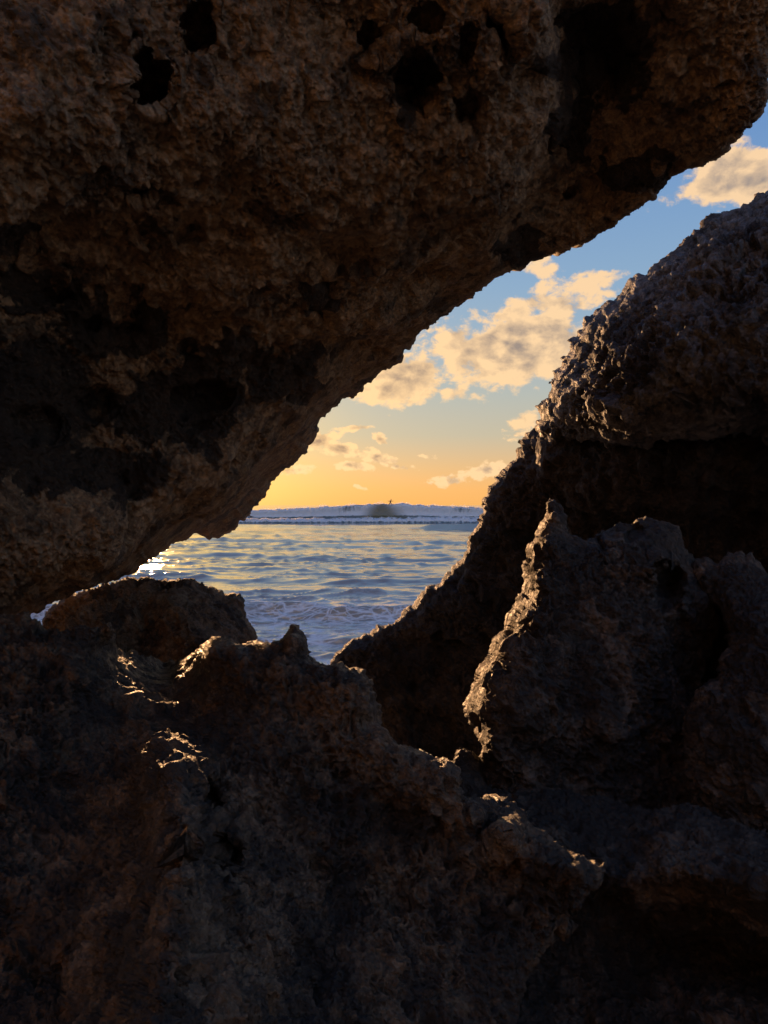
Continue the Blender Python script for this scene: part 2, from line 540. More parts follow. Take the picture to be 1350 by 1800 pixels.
    for s, dz in rings:
        pp = P[bv] * (1 - s) + cen * s
        dd = bdep * (1 - s) + bdep.mean() * s + dz * thick
        allV.append(unproject(pp[:, 0], pp[:, 1], dd))
        cur = base + np.arange(len(bv)); base += len(bv)
        a, b = m_of[BE[:, 0]], m_of[BE[:, 1]]
        faces.append(np.stack([prev[b], prev[a], cur[a], cur[b]], 1))
        prev = cur
    V = np.concatenate(allV); F = np.concatenate(faces)
    N = vnormals(V, F)
    inner = np.r_[.25 + .75 * sstep(0, 90, sd), np.full(len(V) - nf, .25)]
    V = V + N * (inner * broad * fbm(V / broad_len, 4, seed + 21, .5))[:, None]
    N = vnormals(V, F)
    V = V + N * erode(V, cell, seed, np.r_[spacing(V[:nf], F[:mf]), np.repeat(spacing(V[:nf], F[:mf])[bv][None], len(rings), 0).ravel()], lace, holes, chips * inner, lace_mask)[:, None]
    ob = mesh_obj(name, V, F, mat)
    st = np.zeros(len(V))
    if stains_and_shade:                                   # black lichen, plus shade painted by crease and in hollows: place, half sizes
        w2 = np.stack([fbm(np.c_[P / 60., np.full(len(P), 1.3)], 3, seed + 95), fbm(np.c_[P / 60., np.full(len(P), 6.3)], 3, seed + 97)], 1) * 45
        for hx, hy, rx, ry in stains_and_shade:
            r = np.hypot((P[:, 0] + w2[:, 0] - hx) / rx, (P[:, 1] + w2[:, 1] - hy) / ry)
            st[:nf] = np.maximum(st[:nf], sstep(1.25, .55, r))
    a = ob.data.attributes.new('crust_and_shade', 'FLOAT', 'POINT'); a.data.foreach_set('value', st.astype(np.float32))
    tag(ob, lab, cat)
    return ob


def ridge(pts, gap=45):
    return densify(pts, gap)


M_over = rock_material('brown_limestone', (.37, .26, .15), (.15, .10, .055), (.030, .022, .015), .017, .36, .35, bump=1.0)
M_fore = rock_material('dark_reef_limestone', (.23, .162, .10), (.088, .06, .036), (.017, .014, .012), .0145, .68, .9, (.15, .083, .036), bump=1.2)
M_right = rock_material('grey_limestone', (.25, .25, .255), (.085, .08, .077), (.024, .022, .021), .03, .5, .6, bump=1.1)
M_shade_black = rock_material('shade_black_rock', (.07, .058, .05), (.03, .024, .02), (.012, .010, .009), .03, .5, .4)  # shade of the backlit slope is put into this near-black colour
M_mid = rock_material('wet_dark_limestone', (.185, .142, .105), (.072, .053, .038), (.018, .016, .014), .02, .72, .6, bump=1.2)
M_bould = rock_material('weed_limestone', (.28, .20, .12), (.14, .09, .052), (.02, .016, .013), .022, .6, .3)
M_bounce_cliff = rock_material('sandy_bounce_limestone', (.38, .30, .20), (.27, .20, .13), (.12, .09, .06), .2, .2, .0)  # sandy tone picked so the added cliff bounces warm light

# overhanging rock
rock('overhanging_rock',
     [(1352, 60, 1.9), (1350, 170, 1.95), (1335, 205, 2.0), (1300, 240, 2.05), (1275, 268, 2.1), (1235, 290, 2.2), (1190, 308, 2.25),
      (1150, 345, 2.3), (1110, 375, 2.4), (1065, 408, 2.45), (1015, 432, 2.5), (960, 445, 2.6), (910, 472, 2.65), (872, 482, 2.7), (860, 505, 2.75),
      (825, 527, 2.8), (790, 540, 2.9), (765, 566, 2.95), (725, 603, 3.05), (690, 640, 3.2), (640, 682, 3.3), (585, 712, 3.5),
      (556, 752, 3.7), (540, 785, 3.8), (510, 820, 3.95), (480, 850, 4.1), (458, 885, 4.2), (425, 915, 4.2), (400, 938, 4.2), (380, 945, 4.1), (345, 945, 3.9),
      (300, 962, 3.6), (255, 992, 3.3), (215, 1015, 3.0), (180, 1028, 2.7), (150, 1036, 2.5), (118, 1050, 2.4), (95, 1052, 2.3), (72, 1062, 2.25), (42, 1073, 2.2),
      (0, 1085, 2.1), (-300, 1230, 1.7), (-900, 1500, 1.3), (-1300, 1000, 1.1), (-1300, 0, 1.1), (-900, -420, 1.15), (0, -520, 1.2), (900, -520, 1.35), (1450, -420, 1.6), (1560, -150, 1.8)],
     ridge([(960, 40, 1.62), (935, 200, 1.85), (900, 350, 2.15), (872, 455, 2.45)]) +
     ridge([(990, 40, 1.85), (985, 200, 2.15), (960, 340, 2.35)]) +
     [(1150, 100, 1.95), (1100, 250, 2.2), (1250, 150, 1.95), (1030, 390, 2.45)] +
     [(700, 250, 1.75), (780, 400, 2.15), (560, 300, 1.72), (420, 200, 1.5), (250, 250, 1.45), (80, 200, 1.25), (600, 40, 1.55), (300, 20, 1.4), (0, 0, 1.25), (300, -250, 1.3), (800, -250, 1.45),
      (640, 480, 2.2), (560, 420, 2.02), (680, 560, 2.6), (420, 480, 1.95), (250, 420, 1.75), (60, 400, 1.5), (-200, 300, 1.2), (-200, 800, 1.55)] +
     [(100, 520, 1.85), (200, 600, 2.15), (60, 680, 1.95), (320, 640, 2.3), (450, 640, 2.45), (350, 740, 2.45), (150, 760, 2.2), (60, 850, 2.0), (220, 850, 2.3)] +
     ridge([(575, 690, 2.95), (520, 725, 2.75), (465, 765, 2.62), (400, 808, 2.5), (330, 855, 2.4), (250, 890, 2.25), (205, 935, 2.2), (195, 985, 2.25), (150, 1020, 2.25)], 40) +
     [(120, 930, 2.0), (60, 980, 2.0), (500, 775, 3.3), (430, 850, 3.3), (340, 905, 3.1), (260, 950, 2.75)],
     M_over, .017, 11, pits=[(265, 140, 34, 44, .13), (350, 45, 24, 40, .1), (735, 150, 40, 62, .14), (822, 195, 27, 40, .12), (752, 33, 22, 24, .1), (885, 50, 30, 44, .13), (822, 80, 20, 36, .1),
      (700, 118, 16, 22, .08), (795, 335, 16, 22, .09), (878, 265, 13, 14, .07), (665, 265, 12, 14, .07), (1005, 340, 12, 12, .07), (335, 410, 24, 32, .07), (262, 405, 12, 15, .06), (250, 340, 20, 14, .06),
      (443, 365, 11, 12, .06), (575, 500, 28, 30, .1), (565, 545, 22, 22, .08), (85, 515, 40, 22, .08), (205, 560, 60, 34, .09), (330, 620, 26, 20, .08), (60, 745, 55, 40, .08), (350, 690, 60, 34, .09), (170, 700, 40, 36, .07), (655, 70, 16, 16, .06), (610, 430, 66, 55, .06), (240, 510, 14, 14, .08), (1080, 90, 45, 60, .1), (960, 250, 22, 40, .08)],
     stains_and_shade=[(195, 575, 110, 58), (85, 512, 70, 26), (40, 720, 150, 130), (30, 430, 90, 50), (420, 620, 70, 40), (330, 705, 130, 90), (500, 670, 70, 44), (150, 830, 170, 60), (1000, 190, 50, 130), (1070, 90, 90, 90), (920, 430, 50, 40), (1110, 300, 70, 36), (570, 525, 34, 40), (735, 150, 34, 54)],  # patches right of the crease and in hollows are painted shade
     R=.05, thick=1.2, broad=.085, broad_len=.45, chips=.7, lace=.9, holes=1., lace_mask=.7, jag=4,
     lab='huge brown pitted limestone rock overhanging the whole upper left of the view')

# grey cap rock on the right
rock('leaning_rock',
     [(1360, 340, 3.5), (1315, 362, 3.55), (1265, 384, 3.65), (1238, 400, 3.7), (1212, 425, 3.75), (1170, 455, 3.8), (1130, 478, 3.9), (1095, 500, 4.0), (1060, 545, 4.05), (1035, 552, 4.1),
      (1012, 582, 4.2), (985, 625, 4.25), (968, 668, 4.3), (952, 712, 4.3), (938, 748, 4.3), (950, 775, 4.25), (1000, 770, 4.1), (1060, 780, 3.9), (1120, 785, 3.7), (1200, 770, 3.55), (1290, 762, 3.45), (1400, 785, 3.35), (1900, 830, 3.0), (2000, 600, 2.9), (1750, 300, 3.1)],
     [(1250, 470, 3.45), (1170, 560, 3.4), (1100, 620, 3.55), (1040, 650, 3.8), (1340, 520, 3.05), (1250, 640, 3.05), (1340, 660, 2.85), (1140, 680, 3.3), (1000, 700, 3.9), (1060, 715, 3.55), (1120, 725, 3.3), (1200, 705, 3.08), (1290, 715, 2.95), (1380, 725, 2.85)],
     M_right, .032, 23, R=.22, thick=1.5, broad=.10, broad_len=.55, lace=2.0, holes=1.0, chips=1.3, lace_mask=.2, jag=6, teeth=7.5, teeth_len=13,
     lab='tall grey honeycombed rock on the right, lit from above against the sky')

# rock below it sloping to the water, backlit shade put into its black colour
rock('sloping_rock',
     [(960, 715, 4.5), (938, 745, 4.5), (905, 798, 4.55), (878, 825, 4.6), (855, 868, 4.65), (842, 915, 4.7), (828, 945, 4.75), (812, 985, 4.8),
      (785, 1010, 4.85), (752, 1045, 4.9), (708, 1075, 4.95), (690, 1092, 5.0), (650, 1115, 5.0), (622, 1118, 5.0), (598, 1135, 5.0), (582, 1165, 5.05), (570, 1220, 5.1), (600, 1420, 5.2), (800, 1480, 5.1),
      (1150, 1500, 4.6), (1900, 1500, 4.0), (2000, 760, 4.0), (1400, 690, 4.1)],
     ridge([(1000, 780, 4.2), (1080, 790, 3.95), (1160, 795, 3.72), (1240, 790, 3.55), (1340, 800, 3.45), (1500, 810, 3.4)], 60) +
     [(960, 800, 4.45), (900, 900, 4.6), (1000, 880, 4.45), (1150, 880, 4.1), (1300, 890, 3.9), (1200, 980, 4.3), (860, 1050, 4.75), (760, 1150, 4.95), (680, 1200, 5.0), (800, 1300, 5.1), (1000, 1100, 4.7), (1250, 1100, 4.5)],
     M_shade_black, .034, 27, R=.14, thick=1.6, broad=.10, broad_len=.7, lace=.7, holes=.6, lace_mask=.3, jag=5, step=2.8,
     lab='shade-blackened rock face sloping from the tall right rock down to the water')

# small boulder in the gap on the left
rock('boulder',
     [(70, 1110, 3.0), (92, 1068, 3.05), (120, 1048, 3.1), (170, 1034, 3.2), (215, 1020, 3.3), (240, 1016, 3.35), (300, 1020, 3.4), (345, 1024, 3.45), (400, 1038, 3.5), (424, 1042, 3.5), (430, 1062, 3.5), (432, 1085, 3.5),
      (446, 1112, 3.5), (445, 1150, 3.45), (430, 1250, 3.3), (200, 1300, 3.0), (60, 1220, 2.9)],
     ridge([(300, 1028, 3.3), (305, 1060, 3.15), (330, 1095, 3.05), (385, 1135, 2.95)], 30) + [(200, 1080, 3.2), (150, 1080, 3.1), (380, 1080, 3.3), (260, 1110, 3.2)],
     M_bould, .024, 31, R=.1, thick=.9, broad=.04, broad_len=.4, lace=1., holes=.7, jag=3,
     lab='low dark boulder at the water edge under the overhanging rock')

# spiked rock in front of the leaning rock
rock('spiked_rock',
     [(968, 880, 2.5), (985, 890, 2.5), (997, 905, 2.5), (1000, 935, 2.5), (1022, 948, 2.52), (1050, 930, 2.55), (1085, 912, 2.6), (1110, 918, 2.6), (1140, 908, 2.6), (1180, 918, 2.6), (1200, 935, 2.6), (1203, 965, 2.6), (1215, 985, 2.6),
      (1260, 1000, 2.65), (1330, 1060, 2.7), (1400, 1150, 2.6), (1420, 1500, 2.3), (1200, 1560, 2.1), (980, 1560, 2.0), (850, 1480, 2.0), (838, 1370, 2.05), (842, 1310, 2.1), (828, 1262, 2.2), (818, 1235, 2.25), (826, 1215, 2.28), (850, 1175, 2.3), (868, 1140, 2.35),
      (885, 1105, 2.38), (905, 1055, 2.4), (918, 1010, 2.42), (930, 965, 2.45), (942, 935, 2.48), (955, 900, 2.5)],
     ridge([(972, 905, 2.42), (960, 960, 2.3), (945, 1020, 2.2), (925, 1080, 2.15), (900, 1140, 2.08), (870, 1200, 2.05), (850, 1250, 2.0), (858, 1320, 1.95)], 45) +
     [(1000, 1000, 2.3), (1080, 980, 2.35), (1150, 1000, 2.3), (1050, 1100, 2.2), (1150, 1130, 2.25), (1000, 1200, 2.1), (1100, 1280, 2.12), (950, 1320, 2.05), (1180, 1250, 2.3), (1255, 1120, 2.75), (1250, 1200, 2.75), (1205, 1060, 2.35), (1170, 1030, 2.5), (1050, 1400, 2.1)],
     M_mid, .021, 43, pits=[(1175, 1022, 30, 32, .16), (1060, 960, 16, 12, .05), (1110, 940, 16, 14, .05)], R=.11, thick=.8, broad=.05, broad_len=.4, lace=1.7, holes=1.0, jag=5,
     lab='dark wet spiked rock with a sunlit left edge standing before the tall right rock')

# brown block at the right edge
rock('side_block',
     [(1218, 990, 2.5), (1240, 982, 2.5), (1262, 990, 2.5), (1285, 972, 2.5), (1320, 978, 2.5), (1350, 1012, 2.45), (1450, 1030, 2.3), (1800, 1100, 1.9), (1900, 1500, 1.7), (1600, 1620, 1.7), (1330, 1560, 1.8), (1230, 1470, 1.9), (1208, 1380, 1.95), (1205, 1290, 2.0), (1222, 1235, 2.05),
      (1255, 1190, 2.1), (1280, 1140, 2.18), (1278, 1100, 2.25), (1255, 1070, 2.35), (1225, 1040, 2.45)],
     [(1280, 1040, 2.35), (1330, 1100, 2.12), (1300, 1200, 2.0), (1270, 1300, 1.9), (1330, 1400, 1.8), (1400, 1200, 1.9), (1500, 1300, 1.75)],
     M_mid, .019, 53, R=.06, thick=.6, broad=.04, broad_len=.35, lace=1.1, holes=.6, jag=4,
     lab='dull brown crusted block at the right edge beside the spiked rock')

# low ledge between the foreground rock and the spiked rock
rock('rock_ledge',
     [(800, 1312, 2.0), (830, 1318, 2.0), (850, 1385, 1.95), (880, 1390, 1.95), (930, 1385, 1.95), (1000, 1390, 1.95), (1080, 1410, 1.9), (1150, 1430, 1.85), (1180, 1415, 1.8), (1240, 1420, 1.75), (1300, 1450, 1.7), (1400, 1480, 1.6), (1700, 1560, 1.4), (1700, 2100, 1.1), (1000, 2150, 1.2), (800, 1900, 1.3), (790, 1500, 1.7)],
     ridge([(900, 1440, 1.75), (980, 1480, 1.66), (1060, 1530, 1.55), (1115, 1555, 1.5), (1170, 1535, 1.47), (1250, 1540, 1.42), (1380, 1580, 1.35)], 40) +
     [(1000, 1430, 1.82), (1100, 1480, 1.68), (1170, 1470, 1.62), (1250, 1480, 1.6), (1050, 1600, 1.62), (1150, 1640, 1.75), (1250, 1650, 1.8), (1350, 1680, 1.75), (1150, 1780, 1.55), (1280, 1800, 1.5), (1000, 1800, 1.5)],
     M_mid, .016, 61, R=.04, thick=.6, broad=.03, broad_len=.3, lace=1.0, holes=.7, jag=4,
     lab='low grey ledge sloping between the foreground rock and the spiked rock')

# foreground rock
rock('foreground_rock',
     [(0, 1082, 1.75), (40, 1078, 1.75), (78, 1098, 1.75), (108, 1112, 1.72), (142, 1098, 1.7), (172, 1106, 1.7), (196, 1094, 1.7), (204, 1128, 1.8), (222, 1148, 2.15), (255, 1152, 2.3), (295, 1164, 2.35), (330, 1152, 2.3), (356, 1128, 1.95),
      (388, 1120, 1.8), (415, 1133, 1.8), (450, 1130, 1.78), (482, 1135, 1.75), (506, 1114, 1.72), (521, 1097, 1.7), (533, 1112, 1.7), (541, 1150, 1.7), (560, 1172, 1.7), (592, 1168, 1.7), (635, 1180, 1.7), (655, 1200, 1.68), (662, 1245, 1.65),
      (672, 1282, 1.62), (700, 1308, 1.6), (745, 1322, 1.6), (790, 1332, 1.58), (812, 1355, 1.55), (822, 1395, 1.52), (850, 1400, 1.55), (888, 1398, 1.58), (915, 1425, 1.55), (945, 1455, 1.5), (985, 1485, 1.45), (1030, 1510, 1.42), (1068, 1522, 1.4),
      (1058, 1550, 1.38), (1010, 1610, 1.35), (960, 1660, 1.32), (925, 1720, 1.28), (900, 1820, 1.2), (850, 2100, 1.05), (300, 2300, .9), (-500, 2200, .85), (-900, 1600, 1.0), (-700, 1150, 1.4)],
     ridge([(240, 1166, 2.1), (243, 1230, 1.70), (275, 1300, 1.42), (305, 1370, 1.21), (325, 1440, 1.07), (318, 1540, .93), (300, 1640, .86), (275, 1750, .8), (265, 1850, .76)], 40) +
     ridge([(190, 1180, 1.75), (200, 1250, 1.66), (225, 1350, 1.44), (255, 1450, 1.22), (255, 1560, 1.06), (230, 1680, .96), (205, 1800, .88)], 50) +
     ridge([(375, 1400, 1.32), (395, 1480, 1.2), (385, 1560, 1.1), (370, 1680, .98)], 40) +
     [(330, 1240, 1.72), (345, 1310, 1.46), (440, 1300, 1.45), (550, 1250, 1.52), (600, 1350, 1.45), (500, 1450, 1.32), (700, 1450, 1.42), (600, 1600, 1.25), (450, 1650, 1.06), (800, 1600, 1.3), (700, 1750, 1.15), (450, 1800, .95), (850, 1450, 1.46), (900, 1520, 1.4), (960, 1540, 1.36)] +
     ridge([(835, 1430, 1.39), (890, 1468, 1.34), (950, 1508, 1.30), (1015, 1532, 1.29)], 40) +
     [(100, 1200, 1.55), (60, 1350, 1.4), (150, 1450, 1.36), (60, 1600, 1.2), (120, 1750, 1.1), (-200, 1400, 1.25), (30, 1150, 1.62)] +
     [(370, 1142, 1.66), (420, 1148, 1.64), (470, 1148, 1.62), (516, 1130, 1.6), (560, 1184, 1.56), (600, 1182, 1.55), (640, 1196, 1.53), (648, 1212, 1.52), (650, 1255, 1.5), (662, 1295, 1.46), (695, 1322, 1.44), (742, 1336, 1.44), (785, 1347, 1.42), (802, 1368, 1.4)],
     M_fore, .0145, 71, pits=[(378, 1405, 30, 42, .1), (392, 1500, 28, 60, .12)], R=.035, thick=.5, broad=.03, broad_len=.3, lace=1.8, holes=1.0, chips=1.1, jag=2.5,
     lab='dark jagged foreground rock with a glowing ridge along the bottom left')


# ------------------------------------------------------------------ shore under the rocks, and an added unseen cliff behind the camera
def shore():
    xs = np.r_[np.linspace(-400, -8, 24)[:-1], np.linspace(-8, 8, 150), np.linspace(8, 400, 24)[1:]]
    ys = np.r_[np.linspace(-600, -16, 18)[:-1], np.linspace(-16, -4, 60)[:-1], np.linspace(-4, 9, 120)]
    X, Y = np.meshgrid(xs, ys)
    Z = 1.75 - 2.6 * sstep(3.6, 8.0, Y) + 8 * sstep(-2.4, -6, Y) * (.3 + .7 * sstep(4.5, -1, X))  # last term: unseen cliff added to block sky and warm the fill
    P = np.c_[X.ravel(), Y.ravel(), Z.ravel()]
    P[:, 2] += .16 * fbm(P / .9, 5, 5, .55)
    P[:, 1] += .9 * fbm(P / 3.5, 4, 6, .55) * sstep(-2.5, -6, P[:, 1])
    nx, ny = len(xs), len(ys)
    idx = np.arange(nx * ny).reshape(ny, nx)
    F = np.stack([idx[:-1, :-1], idx[:-1, 1:], idx[1:, 1:], idx[1:, :-1]], -1).reshape(-1, 4)
    o = mesh_obj('shore_and_added_cliff', P, F, M_bounce_cliff, (0, 0, 0))
    tag(o, 'dark rock floor of the shore beneath the boulders, rising to an added unseen cliff', kind='structure')
shore()


# ------------------------------------------------------------------ sea
rs = np.random.RandomState(4)

def sea_height(X, Y, cellx, celly):
    """swell and chop; waves shorter than the local mesh are left to the material"""
    Z = np.zeros_like(X)
    for lam in np.geomspace(.8, 12, 64):
        th = rs.normal(-math.pi / 2, .62 if lam < 4 else .42)
        kx, ky = math.cos(th) * 2 * math.pi / lam, math.sin(th) * 2 * math.pi / lam
        ph = rs.uniform(0, 6.28)
        amp = .0016 * lam * (1 if lam < 3.5 else (3.5 / lam) ** 1.5)
        fade = sstep(1.6, 3.2, (2 * math.pi / np.maximum(abs(kx), 1e-3)) / cellx) * sstep(1.4, 2.6, (2 * math.pi / np.maximum(abs(ky), 1e-3)) / celly)
        grp = .5 + .5 * np.sin(X * kx * .21 + Y * ky * .17 + ph * 3 + X * .11)
        a = X * kx + Y * ky + ph
        Z += amp * fade * grp * (np.sin(a) - .36 * np.cos(2 * a))
    return Z


def sea():
    pys = np.r_[888.35, 888.7, 889.2, np.arange(890, 1215, .85), np.arange(1216, 1800, 6)]
    ys = EYE * FPX / (pys - HOR)
    us = np.r_[np.linspace(-4000, 60, 60)[:-1], np.arange(60, 960, 2.6), np.linspace(962, 5000, 60)]
    U = (us - 675) / FPX
    Yg = ys[:, None] * np.ones((1, len(us)))
    Xg = Yg * U[None, :]
    cy = np.abs(np.gradient(ys))[:, None] * np.ones_like(Xg)
    cx = ys[:, None] * np.abs(np.gradient(U))[None, :]
    Zg = sea_height(Xg, Yg, cx, cy)
    # steeper wave heaped up close to the rocks, and the small one peeling on the right
    def roll(y0, x0, x1, h, w, bend, seed):
        line = y0 + bend * np.sin(Xg * .21 + seed) + .9 * perlin(np.c_[(Xg * .25).ravel(), np.full(Xg.size, seed), np.zeros(Xg.size)], seed).reshape(Xg.shape) * 2
        e = sstep(x0 - 4, x0 + 4, Xg) * sstep(x1 + 4, x1 - 4, Xg)
        s = (Yg - line) / w
        return h * e * np.exp(-np.where(s < 0, s * s * 3.2, s * s * .8))
    Zg += roll(23.5, -30, 30, .38, 1.3, .8, 3) + roll(18.6, -30, 30, .12, 1.0, .6, 7)
    Zg += roll(36, -40, 40, .13, 1.4, 1.5, 5) + roll(29.5, -12, 30, .10, 1.2, 1.2, 15)
    Zg += roll(110, 4, 40, .8, 1.9, 2., 9) + roll(122, -60, 18, .35, 3.5, 3., 13) + roll(73, -60, 12, .22, 2.2, 2., 12) + roll(66, -8, 40, .2, 2.2, 2., 19)
    Zg += roll(50, -40, 40, .15, 1.6, 2.5, 17)
    # chop with sharp little crests
    wx = perlin(np.c_[Xg.ravel() / 7, Yg.ravel() / 7, np.full(Xg.size, .5)], 51).reshape(Xg.shape)
    for k, (lx, ly, am) in enumerate([(1.2, .65, .045), (2.4, 1.2, .10), (4.2, 1.9, .17), (8.0, 3.4, .25)]):
        fade = sstep(1.6, 3.2, lx / cx) * sstep(.6, 1.5, ly / cy)
        n = perlin(np.c_[(Xg / lx).ravel(), ((Yg + 1.6 * wx) / ly).ravel(), np.full(Xg.size, k * 3.1)], 60 + k).reshape(Xg.shape)
        m = .5 + .9 * perlin(np.c_[(Xg / lx / 4).ravel(), (Yg / ly / 4).ravel(), np.full(Xg.size, k * 1.7)], 70 + k).reshape(Xg.shape)
        far = 1. if k < 2 else sstep(16, 45, Yg)
        Zg += am * fade * far * np.clip(m, .05, 1) * np.clip(1 - 4.2 * np.abs(n), 0, 1) ** 1.4
    V = np.c_[Xg.ravel(), Yg.ravel(), Zg.ravel()]
    ny, nx = Xg.shape
    idx = np.arange(nx * ny).reshape(ny, nx)
    F = np.stack([idx[:-1, :-1], idx[1:, :-1], idx[1:, 1:], idx[:-1, 1:]], -1).reshape(-1, 4)
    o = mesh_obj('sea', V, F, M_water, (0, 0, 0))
    tag(o, 'golden and blue choppy sea reaching to the horizon', kind='structure')


def water_material():
    m = bpy.data.materials.new('sea_water'); m.use_nodes = True
    t = m.node_tree; t.nodes.clear(); g = NT(t)
    co = g.n('ShaderNodeTexCoord').outputs['Object']
    sep = g.n('ShaderNodeSeparateXYZ'); g.link(co, sep.inputs[0])
    bs = g.n('ShaderNodeBsdfPrincipled')
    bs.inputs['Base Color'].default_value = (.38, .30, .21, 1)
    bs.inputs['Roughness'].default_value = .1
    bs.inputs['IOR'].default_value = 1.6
    mp = g.n('ShaderNodeMapping'); g.link(co, mp.inputs[0]); mp.inputs['Scale'].default_value = (.55, 1, 1)
    h = g.m('ADD', g.m('MULTIPLY', g.noise(mp.outputs[0], 1.1, 4, .55, .3), .32), g.m('MULTIPLY', g.noise(mp.outputs[0], 4.2, 4, .6, .4), .08))
    h = g.m('ADD', h, g.m('MULTIPLY', g.noise(mp.outputs[0], .33, 3, .5, .2), 1.1))
    bp = g.n('ShaderNodeBump'); bp.inputs['Strength'].default_value = .05; bp.inputs['Distance'].default_value = 1.0
    g.link(h, bp.inputs['Height']); g.link(bp.outputs[0], bs.inputs['Normal'])
    # lacy foam drifting near the shore
    wp = g.n('ShaderNodeTexNoise'); g.link(co, wp.inputs['Vector']); wp.inputs['Scale'].default_value = 1.1; wp.inputs['Detail'].default_value = 4
    wv = g.v('ADD', mp.outputs[0], g.v('MULTIPLY', wp.outputs['Color'], (.9, .9, 0)))
    e1 = g.voro(wv, 1.7, 'DISTANCE_TO_EDGE')
    e2 = g.voro(wv, 4.2, 'DISTANCE_TO_EDGE')
    net = g.m('MAXIMUM', g.rng(e1, .11, .0), g.m('MULTIPLY', g.rng(e2, .14, .0), .75))
    patch = g.rng(g.noise(co, .45, 5, .65), .30, .50)
    nearm = g.rng(sep.outputs[1], 33, 23)
    fo = g.m('MULTIPLY', g.m('MULTIPLY', net, patch), nearm, clamp=True)
    fd = g.n('ShaderNodeBsdfDiffuse'); fd.inputs[0].default_value = (.88, .87, .86, 1)
    mx = g.n('ShaderNodeMixShader'); g.link(g.m('MULTIPLY', fo, .95), mx.inputs[0]); g.link(bs.outputs[0], mx.inputs[1]); g.link(fd.outputs[0], mx.inputs[2])
    o = g.n('ShaderNodeOutputMaterial'); g.link(mx.outputs[0], o.inputs[0])
    return m
M_water = water_material()
sea()


def foam_material(name, green=False):
    m = bpy.data.materials.new(name); m.use_nodes = True
    t = m.node_tree; t.nodes.clear(); g = NT(t)
    at = g.n('ShaderNodeAttribute', attribute_name='foam')
    co = g.n('ShaderNodeTexCoord').outputs['Object']
    mp = g.n('ShaderNodeMapping'); g.link(co, mp.inputs[0]); mp.inputs['Scale'].default_value = (1.2, .6, .3)
    n = g.noise(mp.outputs[0], 1.3, 6, .65)
    fo = g.rng(g.m('ADD', at.outputs['Fac'], g.m('MULTIPLY', g.m('SUBTRACT', n, .5), 1.3)), .25, .7)
    df = g.n('ShaderNodeBsdfDiffuse'); df.inputs[0].default_value = (.93, .94, .95, 1)
    tr = g.n('ShaderNodeBsdfTranslucent'); tr.inputs[0].default_value = (.72, .82, .92, 1)
    mf = g.n('ShaderNodeMixShader'); mf.inputs[0].default_value = .12
    g.link(df.outputs[0], mf.inputs[1]); g.link(tr.outputs[0], mf.inputs[2])
    bs = g.n('ShaderNodeBsdfPrincipled')
    olv = g.n('ShaderNodeAttribute', attribute_name='olive').outputs['Fac']
    g.link(g.mix(olv, (.27, .34, .37), (.25, .23, .11)), bs.inputs['Base Color']); bs.inputs['Roughness'].default_value = .3; bs.inputs['IOR'].default_value = 1.33
    tw = g.n('ShaderNodeBsdfTranslucent'); g.link(g.mix(olv, (.3, .4, .38), (.36, .34, .16)), tw.inputs[0])
    mw = g.n('ShaderNodeMixShader'); mw.inputs[0].default_value = .5
    g.link(bs.outputs[0], mw.inputs[1]); g.link(tw.outputs[0], mw.inputs[2])
    mx = g.n('ShaderNodeMixShader'); g.link(g.m('MULTIPLY', fo, g.m('SUBTRACT', 1.0, g.m('MULTIPLY', olv, 1.0))), mx.inputs[0]); g.link(mw.outputs[0], mx.inputs[1]); g.link(mf.outputs[0], mx.inputs[2])
    o = g.n('ShaderNodeOutputMaterial'); g.link(mx.outputs[0], o.inputs[0])
    return m
M_foam = foam_material('wave_foam')


def breaker(name, y0, x0, x1, crest, foamf, prof, rough, label, seed):
    """a wave ridge running along x; prof is (ahead, height) of the section from its back to its toe"""
    xs = np.arange(x0, x1, .22)
    pr = np.array(densify([(a, b, 0) for a, b in prof], .16))[:, :2]
    H = np.interp(xs, [c[0] for c in crest], [c[1] for c in crest])
    H = H * (1 + .09 * perlin(np.c_[xs / 3., np.full_like(xs, seed), np.zeros_like(xs)], seed) + .09 * perlin(np.c_[xs / .6, np.full_like(xs, seed), np.zeros_like(xs)], seed + 1))
    yl = y0 + 2.2 * perlin(np.c_[xs / 14., np.full_like(xs, seed), np.zeros_like(xs)], seed + 2)
    V = np.stack([xs[:, None] + 0 * pr[None, :, 0], yl[:, None] - pr[None, :, 0], H[:, None] * pr[None, :, 1] - .12], -1).reshape(-1, 3)
    fo, ol = foamf(V[:, 0], V[:, 2] / np.repeat(H, len(pr)), np.tile(pr[:, 0], len(xs)))
    ny, nx = len(xs), len(pr)
    idx = np.arange(nx * ny).reshape(ny, nx)
    F = np.stack([idx[:-1, :-1], idx[1:, :-1], idx[1:, 1:], idx[:-1, 1:]], -1).reshape(-1, 4)
    N = vnormals(V, F)
    if N[:, 2].mean() < 0: F = F[:, ::-1]; N = -N
    d = fbm(V / np.array([.8, 1.2, 2.6]), 4, seed + 5, .6)
    V = V + N * (rough * d * (.1 + np.clip(fo, 0, 1)))[:, None]
    o = mesh_obj(name, V, F, M_foam, (0, y0, 0))
    a = o.data.attributes.new('foam', 'FLOAT', 'POINT'); a.data.foreach_set('value', fo.astype(np.float32))
    a = o.data.attributes.new('olive', 'FLOAT', 'POINT'); a.data.foreach_set('value', ol.astype(np.float32))
    tag(o, label, kind='structure')
    return o


